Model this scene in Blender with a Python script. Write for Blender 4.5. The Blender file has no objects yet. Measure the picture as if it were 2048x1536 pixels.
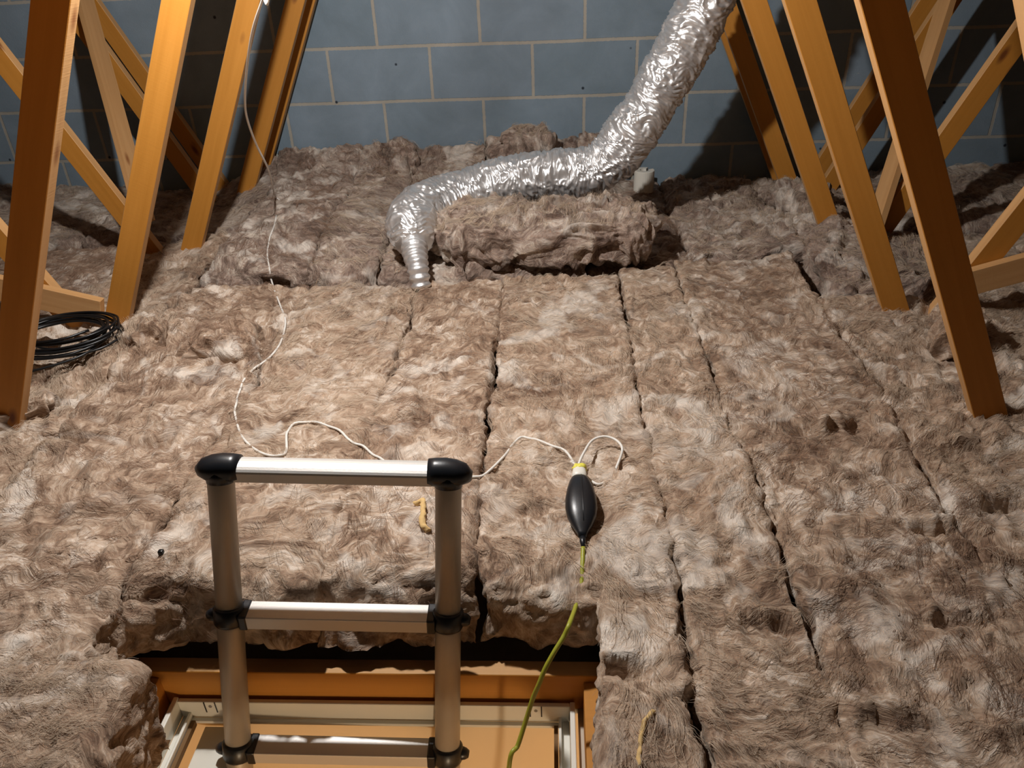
import bpy, math, random
import numpy as np
from mathutils import Vector, Matrix
from mathutils.bvhtree import BVHTree

# ------------------------------------------------------------------ camera, world, lights, exposure
# Design coordinates: camera station = (0,0,0), x right, y towards the gable wall, z up. ZO lifts all
# of it so that the landing floor below the loft hatch lies at z = 0.
ZO = 3.75
S = bpy.context.scene
COL = S.collection
FPX, PITCH, YAW, ROLL = 1564.0, math.radians(30.87), math.radians(-3.69), math.radians(-2.46)
FW = np.array([math.sin(YAW)*math.cos(PITCH), math.cos(YAW)*math.cos(PITCH), -math.sin(PITCH)])
_rt = np.array([math.cos(YAW), -math.sin(YAW), 0.0]); _up = np.cross(_rt, FW)
RT = math.cos(ROLL)*_rt + math.sin(ROLL)*_up
UP = -math.sin(ROLL)*_rt + math.cos(ROLL)*_up
cam = bpy.data.cameras.new('camera'); cam.sensor_width = 36.0; cam.lens = FPX/2048*36
cam.clip_start = 0.02
camo = bpy.data.objects.new('camera', cam); COL.objects.link(camo)
camo.matrix_world = Matrix(((RT[0], UP[0], -FW[0], 0), (RT[1], UP[1], -FW[1], 0),
                            (RT[2], UP[2], -FW[2], ZO), (0, 0, 0, 1)))
S.camera = camo
w = bpy.data.worlds.new('world'); S.world = w; w.use_nodes = True
w.node_tree.nodes['Background'].inputs[0].default_value = (0.5, 0.6, 0.8, 1)
w.node_tree.nodes['Background'].inputs[1].default_value = 0.004

def lamp(name, loc, power, col, size):
    l = bpy.data.lights.new(name, 'POINT'); l.energy = power; l.color = col; l.shadow_soft_size = size
    o = bpy.data.objects.new(name, l); COL.objects.link(o); o.location = (loc[0], loc[1], loc[2]+ZO)
    return o
LAMP = (-0.555, 1.637, 0.36)
lamp('loft_lamp_light', LAMP, 104.0, (1.0, 0.98, 0.96), 0.028)
lamp('landing_lamp_light', (0.15, -1.0, -1.66), 40.0, (1.0, 0.78, 0.52), 0.08)
S.view_settings.view_transform = 'Standard'; S.view_settings.look = 'None'
S.view_settings.gamma = 1.0; S.view_settings.use_curve_mapping = False
S.view_settings.exposure = 0.0

def ray(px, py):
    return FW + RT*(px-1024)/FPX - UP*(py-768)/FPX
def atY(px, py, Y):
    r = ray(px, py); return r*Y/r[1]
def atZ(px, py, Z):
    r = ray(px, py); return r*Z/r[2]

# ------------------------------------------------------------------ helpers
def srgb(r, g, b):
    f = lambda c: (c/255/12.92) if c/255 <= .04045 else ((c/255+.055)/1.055)**2.4
    return (f(r), f(g), f(b), 1)

def tag(o, label=None, cat=None, group=None, kind=None):
    if label: o['label'] = label
    if cat: o['category'] = cat
    if group: o['group'] = group
    if kind: o['kind'] = kind
    return o

def empty(name, loc, label=None, cat=None, group=None):
    o = bpy.data.objects.new(name, None); COL.objects.link(o)
    o.location = (loc[0], loc[1], loc[2]+ZO); o.empty_display_size = .05
    return tag(o, label, cat, group)

def link(name, me, mats, parent=None, smooth=False, matrix=None):
    if not isinstance(mats, (list, tuple)): mats = [mats]
    for m in mats: me.materials.append(m)
    o = bpy.data.objects.new(name, me); COL.objects.link(o)
    if smooth:
        me.polygons.foreach_set('use_smooth', [True]*len(me.polygons))
    mw = matrix if matrix is not None else Matrix.Translation((0, 0, ZO))
    if parent is not None:
        o.parent = parent
        pm = Matrix.Translation(parent.location) @ parent.rotation_euler.to_matrix().to_4x4() if parent.parent is None and parent.type == 'EMPTY' else parent.get('_mw_dummy', None)
        base = PMW.get(parent.name)
        if base is None: base = pm
        o.matrix_local = base.inverted() @ mw
    else:
        o.matrix_world = mw
    PMW[o.name] = mw
    return o
PMW = {}

def mesh(name, verts, faces, mi=None):
    me = bpy.data.meshes.new(name); me.from_pydata([tuple(map(float, v)) for v in verts], [], faces)
    if mi is not None: me.polygons.foreach_set('material_index', mi)
    me.update(); return me

def np_mesh(name, V, F):
    """V (n,3) F (m,4) arrays"""
    me = bpy.data.meshes.new(name)
    me.vertices.add(len(V)); me.vertices.foreach_set('co', V.astype(np.float32).ravel())
    n = F.shape[1]
    me.loops.add(F.size); me.loops.foreach_set('vertex_index', F.astype(np.int32).ravel())
    me.polygons.add(len(F)); me.polygons.foreach_set('loop_start', np.arange(0, F.size, n, dtype=np.int32))
    me.update(calc_edges=True); me.validate(); return me

def box(x0, x1, y0, y1, z0, z1):
    v = [(x0,y0,z0),(x1,y0,z0),(x1,y1,z0),(x0,y1,z0),(x0,y0,z1),(x1,y0,z1),(x1,y1,z1),(x0,y1,z1)]
    f = [(0,3,2,1),(4,5,6,7),(0,1,5,4),(1,2,6,5),(2,3,7,6),(3,0,4,7)]
    return v, f
def boxes(name, L):
    V, F = [], []
    for b in L:
        v, f = box(*b); n = len(V); V += v; F += [tuple(i+n for i in q) for q in f]
    return mesh(name, V, F)

def bevel_obj(o, wd=.002, seg=2):
    m = o.modifiers.new('bevel', 'BEVEL'); m.width = wd; m.segments = seg; m.limit_method = 'ANGLE'
    return o

def sweep(path, radii, nseg=12, closed=False, cap=True):
    P = np.array(path, float); n = len(P)
    T = np.gradient(P, axis=0); T /= np.linalg.norm(T, axis=1)[:, None]+1e-12
    N = np.zeros_like(P); a = np.array([0, 0, 1.]) if abs(T[0][2]) < .9 else np.array([1., 0, 0])
    N[0] = np.cross(T[0], a); N[0] /= np.linalg.norm(N[0])
    for i in range(1, n):
        v = N[i-1]-T[i]*np.dot(N[i-1], T[i]); N[i] = v/np.linalg.norm(v)
    B = np.cross(T, N)
    R = np.broadcast_to(np.array(radii, float), (n,))
    th = np.linspace(0, 2*math.pi, nseg, endpoint=False)
    V = P[:, None] + (N[:, None]*np.cos(th)[None, :, None] + B[:, None]*np.sin(th)[None, :, None])*R[:, None, None]
    V = V.reshape(-1, 3).tolist(); F = []
    for i in range(n-1):
        for j in range(nseg):
            k = (j+1) % nseg; F.append((i*nseg+j, i*nseg+k, (i+1)*nseg+k, (i+1)*nseg+j))
    if cap:
        F.append(tuple(range(nseg-1, -1, -1))); F.append(tuple((n-1)*nseg+j for j in range(nseg)))
    return V, F

def spline(pts, n=8):
    P = np.array(pts, float); out = []
    Q = np.vstack([2*P[0]-P[1], P, 2*P[-1]-P[-2]])
    for i in range(1, len(Q)-2):
        p0, p1, p2, p3 = Q[i-1], Q[i], Q[i+1], Q[i+2]
        for t in np.linspace(0, 1, n, endpoint=False):
            out.append(.5*((2*p1)+(-p0+p2)*t+(2*p0-5*p1+4*p2-p3)*t*t+(-p0+3*p1-3*p2+p3)*t**3))
    out.append(P[-1]); return np.array(out)

# ------------------------------------------------------------------ numpy noise
def _h(ix, iy, iz, s):
    n = (ix*374761393 + iy*668265263 + iz*2147483647 + s*1274126177) & 0xffffffff
    n = ((n ^ (n >> 13))*1274126177) & 0xffffffff
    n = ((n ^ (n >> 16))*2246822519) & 0xffffffff
    return ((n ^ (n >> 15)) & 0xffffff)/float(0xffffff)*2-1
def vnoise(P, s=0):
    P = np.asarray(P, float); I = np.floor(P).astype(np.int64); f = P-I
    u = f*f*f*(f*(f*6-15)+10); r = 0
    for dx in (0, 1):
        wx = u[:, 0] if dx else 1-u[:, 0]
        for dy in (0, 1):
            wy = u[:, 1] if dy else 1-u[:, 1]
            for dz in (0, 1):
                wz = u[:, 2] if dz else 1-u[:, 2]
                r = r + wx*wy*wz*_h(I[:, 0]+dx, I[:, 1]+dy, I[:, 2]+dz, s)
    return r
def warp(P, sc, amt, s):
    Q = P*sc
    return P + amt*np.stack([vnoise(Q, s), vnoise(Q, s+1), vnoise(Q, s+2)], 1)

# ------------------------------------------------------------------ materials
def newmat(name):
    m = bpy.data.materials.new(name); m.use_nodes = True
    nt = m.node_tree; b = nt.nodes['Principled BSDF']; return m, nt, b
def N(nt, t, **kw):
    n = nt.nodes.new(t)
    for k, v in kw.items():
        if k in n.inputs: n.inputs[k].default_value = v
        else: setattr(n, k, v)
    return n
def ramp(nt, stops, fac):
    r = nt.nodes.new('ShaderNodeValToRGB'); e = r.color_ramp.elements
    while len(e) < len(stops): e.new(.5)
    for i, (p, c) in enumerate(stops): e[i].position = p; e[i].color = c
    nt.links.new(fac, r.inputs[0]); return r
def math_(nt, op, a, b=None, c=None):
    n = nt.nodes.new('ShaderNodeMath'); n.operation = op
    for i, v in enumerate((a, b, c)):
        if v is None: continue
        if isinstance(v, (int, float)): n.inputs[i].default_value = v
        else: nt.links.new(v, n.inputs[i])
    return n.outputs[0]

def plain(name, col, rough=.5, metal=0.0, bump=0, bscale=200, var=0.0, spec=.5):
    m, nt, b = newmat(name); b.inputs['Base Color'].default_value = col
    b.inputs['Roughness'].default_value = rough; b.inputs['Metallic'].default_value = metal
    b.inputs['Specular IOR Level'].default_value = spec
    tc = N(nt, 'ShaderNodeTexCoord')
    nz = N(nt, 'ShaderNodeTexNoise', Scale=bscale, Detail=4.0); nt.links.new(tc.outputs['Object'], nz.inputs['Vector'])
    if bump:
        bp = N(nt, 'ShaderNodeBump', Strength=bump, Distance=.002)
        nt.links.new(nz.outputs[0], bp.inputs['Height']); nt.links.new(bp.outputs[0], b.inputs['Normal'])
    if var:
        n2 = N(nt, 'ShaderNodeTexNoise', Scale=bscale*.08, Detail=5.0); nt.links.new(tc.outputs['Object'], n2.inputs['Vector'])
        c0 = tuple(x*(1-var) for x in col[:3])+(1,); c1 = tuple(min(1, x*(1+var)) for x in col[:3])+(1,)
        r = ramp(nt, [(.3, c0), (.7, c1)], n2.outputs[0]); nt.links.new(r.outputs[0], b.inputs['Base Color'])
    return m

def wood(name, c_lo, c_hi, knot):
    m, nt, b = newmat(name)
    tc = N(nt, 'ShaderNodeTexCoord'); oi = N(nt, 'ShaderNodeObjectInfo')
    off = N(nt, 'ShaderNodeVectorMath', operation='SCALE'); off.inputs[0].default_value = (7.3, 5.1, 3.7)
    nt.links.new(oi.outputs['Random'], off.inputs['Scale'])
    ad = N(nt, 'ShaderNodeVectorMath', operation='ADD'); nt.links.new(tc.outputs['Object'], ad.inputs[0]); nt.links.new(off.outputs[0], ad.inputs[1])
    mp = N(nt, 'ShaderNodeMapping'); mp.inputs['Scale'].default_value = (1.6, 38, 38); nt.links.new(ad.outputs[0], mp.inputs[0])
    n1 = N(nt, 'ShaderNodeTexNoise', Scale=1.0, Detail=6.0, Roughness=.6, Distortion=.6); nt.links.new(mp.outputs[0], n1.inputs['Vector'])
    r = ramp(nt, [(.25, c_lo), (.75, c_hi)], n1.outputs[0])
    # sparse knots, stretched a little along the grain
    mk = N(nt, 'ShaderNodeMapping'); mk.inputs['Scale'].default_value = (3.2, 8, 8); nt.links.new(ad.outputs[0], mk.inputs[0])
    vo = N(nt, 'ShaderNodeTexVoronoi', Scale=1.0); nt.links.new(mk.outputs[0], vo.inputs['Vector'])
    kf = ramp(nt, [(.04, (1, 1, 1, 1)), (.12, (0, 0, 0, 1))], vo.outputs['Distance'])
    mx = N(nt, 'ShaderNodeMix', data_type='RGBA'); nt.links.new(kf.outputs[0], mx.inputs[0])
    nt.links.new(r.outputs[0], mx.inputs[6]); mx.inputs[7].default_value = knot
    nt.links.new(mx.outputs[2], b.inputs['Base Color'])
    # saw marks across the grain
    ms = N(nt, 'ShaderNodeMapping'); ms.inputs['Scale'].default_value = (260, 12, 12); nt.links.new(tc.outputs['Object'], ms.inputs[0])
    n2 = N(nt, 'ShaderNodeTexNoise', Scale=1.0, Detail=2.0); nt.links.new(ms.outputs[0], n2.inputs['Vector'])
    h = math_(nt, 'ADD', math_(nt, 'MULTIPLY', n2.outputs[0], .5), n1.outputs[0])
    bp = N(nt, 'ShaderNodeBump', Strength=.25, Distance=.0015); nt.links.new(h, bp.inputs['Height'])
    nt.links.new(bp.outputs[0], b.inputs['Normal'])
    b.inputs['Roughness'].default_value = .62; b.inputs['Specular IOR Level'].default_value = .35
    return m
M = {}
M['wood'] = wood('sawn_pine_face', srgb(178, 118, 42), srgb(194, 132, 54), srgb(112, 62, 26))
M['wood_edge'] = wood('sawn_pine_edge', srgb(188, 140, 88), srgb(206, 160, 108), srgb(130, 76, 38))
M['alu'] = plain('brushed_aluminium', srgb(214, 210, 204), .42, .35, .08, 300)
M['tube'] = plain('worn_aluminium_tube', srgb(176, 166, 152), .5, .45, .1, 150, .08)
M['rubber'] = plain('black_plastic', srgb(26, 28, 32), .34, 0, .12, 60)
M['white_plastic'] = plain('white_plastic', srgb(228, 224, 212), .4, 0, .05, 80)
M['white_paint'] = plain('white_painted_board', srgb(226, 222, 208), .45, 0, .06, 60)
M['cable'] = plain('white_cable_sheath', srgb(232, 228, 220), .45, 0, .05, 80)
M['black_cable'] = plain('black_cable_sheath', srgb(15, 16, 18), .35, 0, .05, 80)
M['yg_cable'] = plain('green_yellow_sheath', srgb(158, 158, 48), .45, 0, .05, 80)
M['yellow'] = plain('yellow_tape', srgb(232, 222, 90), .5, 0, .3, 200)
M['plaster'] = plain('plasterboard', srgb(200, 186, 168), .9, 0, .1, 60)
M['magnolia'] = plain('magnolia_wall_paint', srgb(236, 214, 180), .8, 0, .05, 90)
M['carpet'] = plain('landing_carpet', srgb(150, 130, 110), .95, 0, .5, 300)
M['felt'] = plain('roof_felt', srgb(42, 40, 40), .95, 0, .3, 60, .2)
M['steel'] = plain('galvanised_screw', srgb(150, 150, 150), .4, .9)
M['groove'] = plain('brown_draught_seal', srgb(120, 88, 50), .8)  # brown of the frame groove, its shade put into the colour
M['yfibre'] = plain('yellow_resin_fibre', srgb(214, 180, 122), .9, 0, .6, 120, .15)

def wall_mat():
    m, nt, b = newmat('grey_blockwork'); tc = N(nt, 'ShaderNodeTexCoord')
    sp = N(nt, 'ShaderNodeSeparateXYZ'); nt.links.new(tc.outputs['Object'], sp.inputs[0])
    wob = N(nt, 'ShaderNodeTexNoise', Scale=2.2, Detail=3.0); nt.links.new(tc.outputs['Object'], wob.inputs['Vector'])
    wv = math_(nt, 'MULTIPLY', math_(nt, 'SUBTRACT', wob.outputs[0], .5), .012)
    wob2 = N(nt, 'ShaderNodeTexNoise', Scale=90.0, Detail=3.0); nt.links.new(tc.outputs['Object'], wob2.inputs['Vector'])
    wv2 = math_(nt, 'MULTIPLY', math_(nt, 'SUBTRACT', wob2.outputs[0], .5), .006)
    wv = math_(nt, 'ADD', wv, wv2)
    # object space: z=0 at the bed joint seen at -0.463; x=0 at a perpend of the course below it
    x = math_(nt, 'ADD', sp.outputs[0], wv); z = math_(nt, 'ADD', sp.outputs[2], wv)
    z = math_(nt, 'ADD', z, .227*40)
    cb = N(nt, 'ShaderNodeCombineXYZ'); nt.links.new(math_(nt, 'ADD', x, .45*40+.225+.005), cb.inputs[0]); nt.links.new(math_(nt, 'ADD', z, .0055), cb.inputs[1])
    br = N(nt, 'ShaderNodeTexBrick'); nt.links.new(cb.outputs[0], br.inputs['Vector'])
    br.offset = .5; br.offset_frequency = 2
    for k, v in (('Scale', 1.0), ('Mortar Size', .0075), ('Mortar Smooth', .25), ('Bias', 0.0), ('Brick Width', .45), ('Row Height', .227)):
        br.inputs[k].default_value = v
    br.inputs['Color1'].default_value = srgb(120, 136, 147); br.inputs['Color2'].default_value = srgb(128, 143, 155)
    br.inputs['Mortar'].default_value = srgb(168, 162, 150)
    n1 = N(nt, 'ShaderNodeTexNoise', Scale=5.0, Detail=7.0, Roughness=.62, Distortion=.4); nt.links.new(tc.outputs['Object'], n1.inputs['Vector'])
    r1 = ramp(nt, [(.3, (.78, .80, .80, 1)), (.7, (1.12, 1.12, 1.14, 1))], n1.outputs[0])
    mx = N(nt, 'ShaderNodeMix', data_type='RGBA', blend_type='MULTIPLY'); mx.inputs[0].default_value = .8
    nt.links.new(br.outputs[0], mx.inputs[6]); nt.links.new(r1.outputs[0], mx.inputs[7])
    # small dark pits
    vo = N(nt, 'ShaderNodeTexVoronoi', Scale=7.0); nt.links.new(tc.outputs['Object'], vo.inputs['Vector'])
    pf = ramp(nt, [(.035, (1, 1, 1, 1)), (.06, (0, 0, 0, 1))], vo.outputs['Distance'])
    m2 = N(nt, 'ShaderNodeMix', data_type='RGBA'); nt.links.new(pf.outputs[0], m2.inputs[0])
    nt.links.new(mx.outputs[2], m2.inputs[6]); m2.inputs[7].default_value = srgb(40, 48, 58)
    nt.links.new(m2.outputs[2], b.inputs['Base Color'])
    n3 = N(nt, 'ShaderNodeTexNoise', Scale=160.0, Detail=5.0); nt.links.new(tc.outputs['Object'], n3.inputs['Vector'])
    h = math_(nt, 'ADD', math_(nt, 'MULTIPLY', br.outputs['Fac'], -1.2), math_(nt, 'MULTIPLY', n3.outputs[0], .5))
    h = math_(nt, 'ADD', h, math_(nt, 'MULTIPLY', n1.outputs[0], .8))
    bp = N(nt, 'ShaderNodeBump', Strength=.5, Distance=.003); nt.links.new(h, bp.inputs['Height'])
    nt.links.new(bp.outputs[0], b.inputs['Normal']); b.inputs['Roughness'].default_value = .92
    return m
M['wall'] = wall_mat()

def wool_mat(name, dark, mid, light, pale, seed):
    m, nt, b = newmat(name); tc = N(nt, 'ShaderNodeTexCoord'); L = nt.links.new
    def vscale(v, k):
        n = N(nt, 'ShaderNodeVectorMath', operation='MULTIPLY'); L(v, n.inputs[0]); n.inputs[1].default_value = k; return n.outputs[0]
    def vadd(a, b_):
        n = N(nt, 'ShaderNodeVectorMath', operation='ADD'); L(a, n.inputs[0]); L(b_, n.inputs[1]); return n.outputs[0]
    base = tc.outputs['Object']
    sh = N(nt, 'ShaderNodeVectorMath', operation='ADD'); L(base, sh.inputs[0]); sh.inputs[1].default_value = (seed, seed*.7, 0)
    p = sh.outputs[0]
    def wn(sc, det=2.0):
        n = N(nt, 'ShaderNodeTexNoise', Scale=sc, Detail=det, Roughness=.5); L(p, n.inputs['Vector'])
        s = N(nt, 'ShaderNodeVectorMath', operation='SUBTRACT'); L(n.outputs['Color'], s.inputs[0]); s.inputs[1].default_value = (.5, .5, .5)
        return s.outputs[0]
    q = vadd(p, vscale(wn(4.5), (.34, .34, .22)))
    q = vadd(q, vscale(wn(13.0), (.075, .075, .06)))
    def streak(scale, det=6.0, rough=.62):
        mp = N(nt, 'ShaderNodeMapping'); mp.inputs['Scale'].default_value = scale; L(q, mp.inputs[0])
        n = N(nt, 'ShaderNodeTexNoise', Scale=1.0, Detail=det, Roughness=rough, Distortion=.3); L(mp.outputs[0], n.inputs['Vector']); return n.outputs[0]
    sA = streak((7, 46, 30)); sB = streak((44, 8, 28)); fine = streak((30, 190, 120), 4.0, .6)
    fineB = streak((240, 44, 150), 4.0, .6)
    sel = N(nt, 'ShaderNodeTexNoise', Scale=3.3, Detail=2.0); L(p, sel.inputs['Vector'])
    sf = ramp(nt, [(.42, (0, 0, 0, 1)), (.58, (1, 1, 1, 1))], sel.outputs[0]).outputs[0]
    def mixf(a, b_, f):
        n = N(nt, 'ShaderNodeMix'); L(f, n.inputs[0]); L(a, n.inputs[2]); L(b_, n.inputs[3]); return n.outputs[0]
    st = mixf(sA, sB, sf); fi = mixf(fine, fineB, sf)
    blot = N(nt, 'ShaderNodeTexNoise', Scale=6.0, Detail=5.0, Roughness=.58, Distortion=1.0); L(q, blot.inputs['Vector'])
    v = math_(nt, 'ADD', math_(nt, 'MULTIPLY', st, .55), math_(nt, 'MULTIPLY', blot.outputs[0], .45))
    v = math_(nt, 'ADD', v, math_(nt, 'MULTIPLY', math_(nt, 'SUBTRACT', fi, .5), .30))
    cr = ramp(nt, [(.37, dark), (.46, mid), (.54, light), (.63, pale)], v)
    # sparse bright frosty patches
    bl = N(nt, 'ShaderNodeTexNoise', Scale=5.2, Detail=4.0, Roughness=.55, Distortion=1.2); L(p, bl.inputs['Vector'])
    bf = ramp(nt, [(.53, (0, 0, 0, 1)), (.66, (1, 1, 1, 1))], bl.outputs[0]).outputs[0]
    bf = math_(nt, 'MULTIPLY', bf, math_(nt, 'ADD', math_(nt, 'MULTIPLY', st, 1.1), .15))
    mx = N(nt, 'ShaderNodeMix', data_type='RGBA'); L(bf, mx.inputs[0]); L(cr.outputs[0], mx.inputs[6]); mx.inputs[7].default_value = srgb(226, 216, 204)
    L(mx.outputs[2], b.inputs['Base Color'])
    h = math_(nt, 'ADD', math_(nt, 'MULTIPLY', st, 1.0), math_(nt, 'MULTIPLY', blot.outputs[0], .8))
    h = math_(nt, 'ADD', h, math_(nt, 'MULTIPLY', fi, .30))
    bp = N(nt, 'ShaderNodeBump', Strength=.6, Distance=.02); L(h, bp.inputs['Height']); L(bp.outputs[0], b.inputs['Normal'])
    b.inputs['Roughness'].default_value = .8; b.inputs['Specular IOR Level'].default_value = .25
    b.inputs['Sheen Weight'].default_value = .25; b.inputs['Sheen Roughness'].default_value = .5
    b.inputs['Sheen Tint'].default_value = srgb(240, 225, 205)
    return m
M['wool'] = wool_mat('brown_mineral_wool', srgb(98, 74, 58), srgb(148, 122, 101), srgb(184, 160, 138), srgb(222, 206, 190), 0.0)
M['wool_old'] = wool_mat('dusty_mineral_wool', srgb(82, 64, 55), srgb(126, 106, 94), srgb(162, 142, 128), srgb(204, 190, 174), 5.0)  # darker, greyer wool tones for the back strips, the fold and some tufts
M['fibre'] = plain('loose_wool_fibre', srgb(206, 184, 160), .6, 0, 0, 100)
M['fibre_dark'] = plain('loose_brown_wool_fibre', srgb(150, 120, 98), .7, 0, 0, 100)

def foil_mat():
    m, nt, b = newmat('crinkled_aluminium_foil'); tc = N(nt, 'ShaderNodeTexCoord'); L = nt.links.new
    v1 = N(nt, 'ShaderNodeTexVoronoi', Scale=30.0); v1.feature = 'F1'
    wp = N(nt, 'ShaderNodeTexNoise', Scale=18.0, Detail=3.0); L(tc.outputs['Object'], wp.inputs['Vector'])
    s = N(nt, 'ShaderNodeVectorMath', operation='MULTIPLY'); L(wp.outputs['Color'], s.inputs[0]); s.inputs[1].default_value = (.05,)*3
    a = N(nt, 'ShaderNodeVectorMath', operation='ADD'); L(tc.outputs['Object'], a.inputs[0]); L(s.outputs[0], a.inputs[1])
    L(a.outputs[0], v1.inputs['Vector'])
    n = N(nt, 'ShaderNodeTexNoise', Scale=70.0, Detail=5.0, Roughness=.6, Distortion=1.0); L(a.outputs[0], n.inputs['Vector'])
    h = math_(nt, 'ADD', v1.outputs['Distance'], math_(nt, 'MULTIPLY', n.outputs[0], .6))
    bp = N(nt, 'ShaderNodeBump', Strength=.22, Distance=.005); L(h, bp.inputs['Height']); L(bp.outputs[0], b.inputs['Normal'])
    b.inputs['Base Color'].default_value = srgb(232, 232, 232); b.inputs['Metallic'].default_value = .8
    b.inputs['Roughness'].default_value = .4
    return m
M['foil'] = foil_mat()

# ------------------------------------------------------------------ structure
XC = -0.1845
CEIL_T, CEIL_B = -1.342, -1.356           # plasterboard of the landing ceiling / loft floor
HX0, HX1, HY0, HY1 = -.775, .038, .43, .994
me = boxes('wall_gable', [(-4.4, 4.0, 0, .1, -1.3, 2.4)])
o = link('wall_gable', me, M['wall'], matrix=Matrix.Translation((-.754, 3.646, -.463+ZO)))
tag(o, kind='structure', label='grey blockwork gable wall with pale mortar joints')
me = boxes('floor_loft', [(-3.8, HX0, -.6, 3.646, CEIL_B, CEIL_T), (HX1, 3.5, -.6, 3.646, CEIL_B, CEIL_T),
                          (HX0, HX1, HY1, 3.646, CEIL_B, CEIL_T), (HX0, HX1, -.6, HY0, CEIL_B, CEIL_T)])
tag(link('floor', me, M['plaster']), kind='structure', label='plasterboard between the roof timbers')
# roof slopes (felt on the rafters)
AP = 1.66; SL = .8
for nm, s in (('ceiling_left', -1), ('ceiling_right', 1)):
    v = [(XC, -.6, AP), (XC, 3.646, AP), (XC+s*3.85, 3.646, AP-SL*3.85), (XC+s*3.85, -.6, AP-SL*3.85)]
    v += [(a, b_, c+.03) for a, b_, c in v]
    f = [(0,1,2,3),(7,6,5,4),(0,4,5,1),(1,5,6,2),(2,6,7,3),(3,7,4,0)]
    tag(link(nm, mesh(nm, v, f), M['felt']), kind='structure', label='dark felted roof slope')
# landing below
me = boxes('floor_landing', [(-1.8, 1.2, -1.9, .994, -3.78, -3.75)])
tag(link('floor_landing', me, M['carpet']), kind='structure', label='landing floor below the hatch')
for nm, b_ in (('wall_landing_far', (-1.8, 1.2, .994, 1.03, -3.75, CEIL_B)), ('wall_landing_left', (-1.83, -1.8, -1.9, .994, -3.75, CEIL_B)),
              ('wall_landing_right', (1.2, 1.23, -1.9, .994, -3.75, CEIL_B)), ('wall_landing_near', (-1.8, 1.2, -1.93, -1.9, -3.75, CEIL_B)),
              ):
    tag(link(nm, boxes(nm, [b_]), M['magnolia']), kind='structure', label='magnolia painted landing wall')
nm = 'ceiling_landing'
tag(link(nm, boxes(nm, [(-1.83, 1.23, -1.93, -.6, CEIL_B, CEIL_T)]), M['magnolia']), kind='structure', label='landing ceiling')

# ------------------------------------------------------------------ roof trusses
def member(name, a, b_, y0, th, depth, parent, inner, key=('wood', 'wood_edge'), off=0.0, label=None):
    """timber in the truss plane from (x,z) a to b_ ; edge line a-b, depth to the side `inner` (+1/-1 normal)"""
    a = np.array([a[0], 0, a[1]]); b_ = np.array([b_[0], 0, b_[1]])
    d = b_-a; Ln = np.linalg.norm(d); d /= Ln
    n = np.array([-d[2], 0, d[0]])*inner
    v = []
    for t in (0, Ln):
        for yy in (0, th):
            for dd in (0, depth):
                v.append((t, yy, dd))
    # local frame: x along, y thickness, z depth
    f = [(0,1,3,2), (4,6,7,5), (0,4,5,1), (2,3,7,6), (0,2,6,4), (1,5,7,3)]
    mi = [0, 0, 0, 0, 1, 1]
    me = mesh(name, v, f, mi)
    X = Vector(d.tolist()); Zv = Vector(n.tolist()); Yv = Vector((0, 1, 0))
    Mx = Matrix(((X.x, Yv.x, Zv.x, a[0]), (X.y, Yv.y, Zv.y, y0+off), (X.z, Yv.z, Zv.z, a[2]+ZO), (0, 0, 0, 1)))
    o = link(name, me, [M[key[0]], M[key[1]]], parent, matrix=Mx)
    if label: o['label'] = label
    # recalc winding
    import bmesh
    bm = bmesh.new(); bm.from_mesh(me); bmesh.ops.recalc_face_normals(bm, faces=bm.faces); bm.to_mesh(me); bm.free()
    bevel_obj(o, .0015, 1)
    return o
TY = [.994, 1.594, 2.194, 2.794, 3.394, 3.572]
TL = ['nearest roof truss, its tie beam crossing the back of the hatch',
      'dark-faced roof truss with the widest posts, one on either side of the loft',
      'orange-faced roof truss, second from the front, its left post ending by the black cable coil',
      'orange-faced roof truss, third from the front, behind the white hanging cable',
      'roof truss fourth from the front, its right post crossed by the duct shadow',
      'last roof truss, standing right against the blockwork gable wall']
TH, WD = .035, .072
trusses = []
for k, y in enumerate(TY):
    t = empty('roof_truss', (XC, y, CEIL_T), TL[k], 'roof truss', 'timber roof trusses')
    trusses.append(t)
    member('tie_beam', (XC-3.6, CEIL_T), (XC+3.6, CEIL_T), y, TH, .097, t, 1)
    for s in (-1, 1):
        # inner web: outer edge distance .7465-.48 z ; outer web: upper edge distance 1.838+.476 z
        zb, zt = -1.245, 1.40
        member('inner_web', (XC+s*(.7465-.48*zb), zb), (XC+s*(.7465-.48*zt), zt), y, TH, WD, t, s)
        zb, zt = -1.150, .05
        member('outer_web', (XC+s*(1.838+.476*zb), zb), (XC+s*(1.838+.476*zt), zt), y, TH, WD, t, -s)
        member('rafter', (XC, AP-.01), (XC+s*3.75, AP-.01-SL*3.75), y, TH, .097, t, -s)
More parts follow.
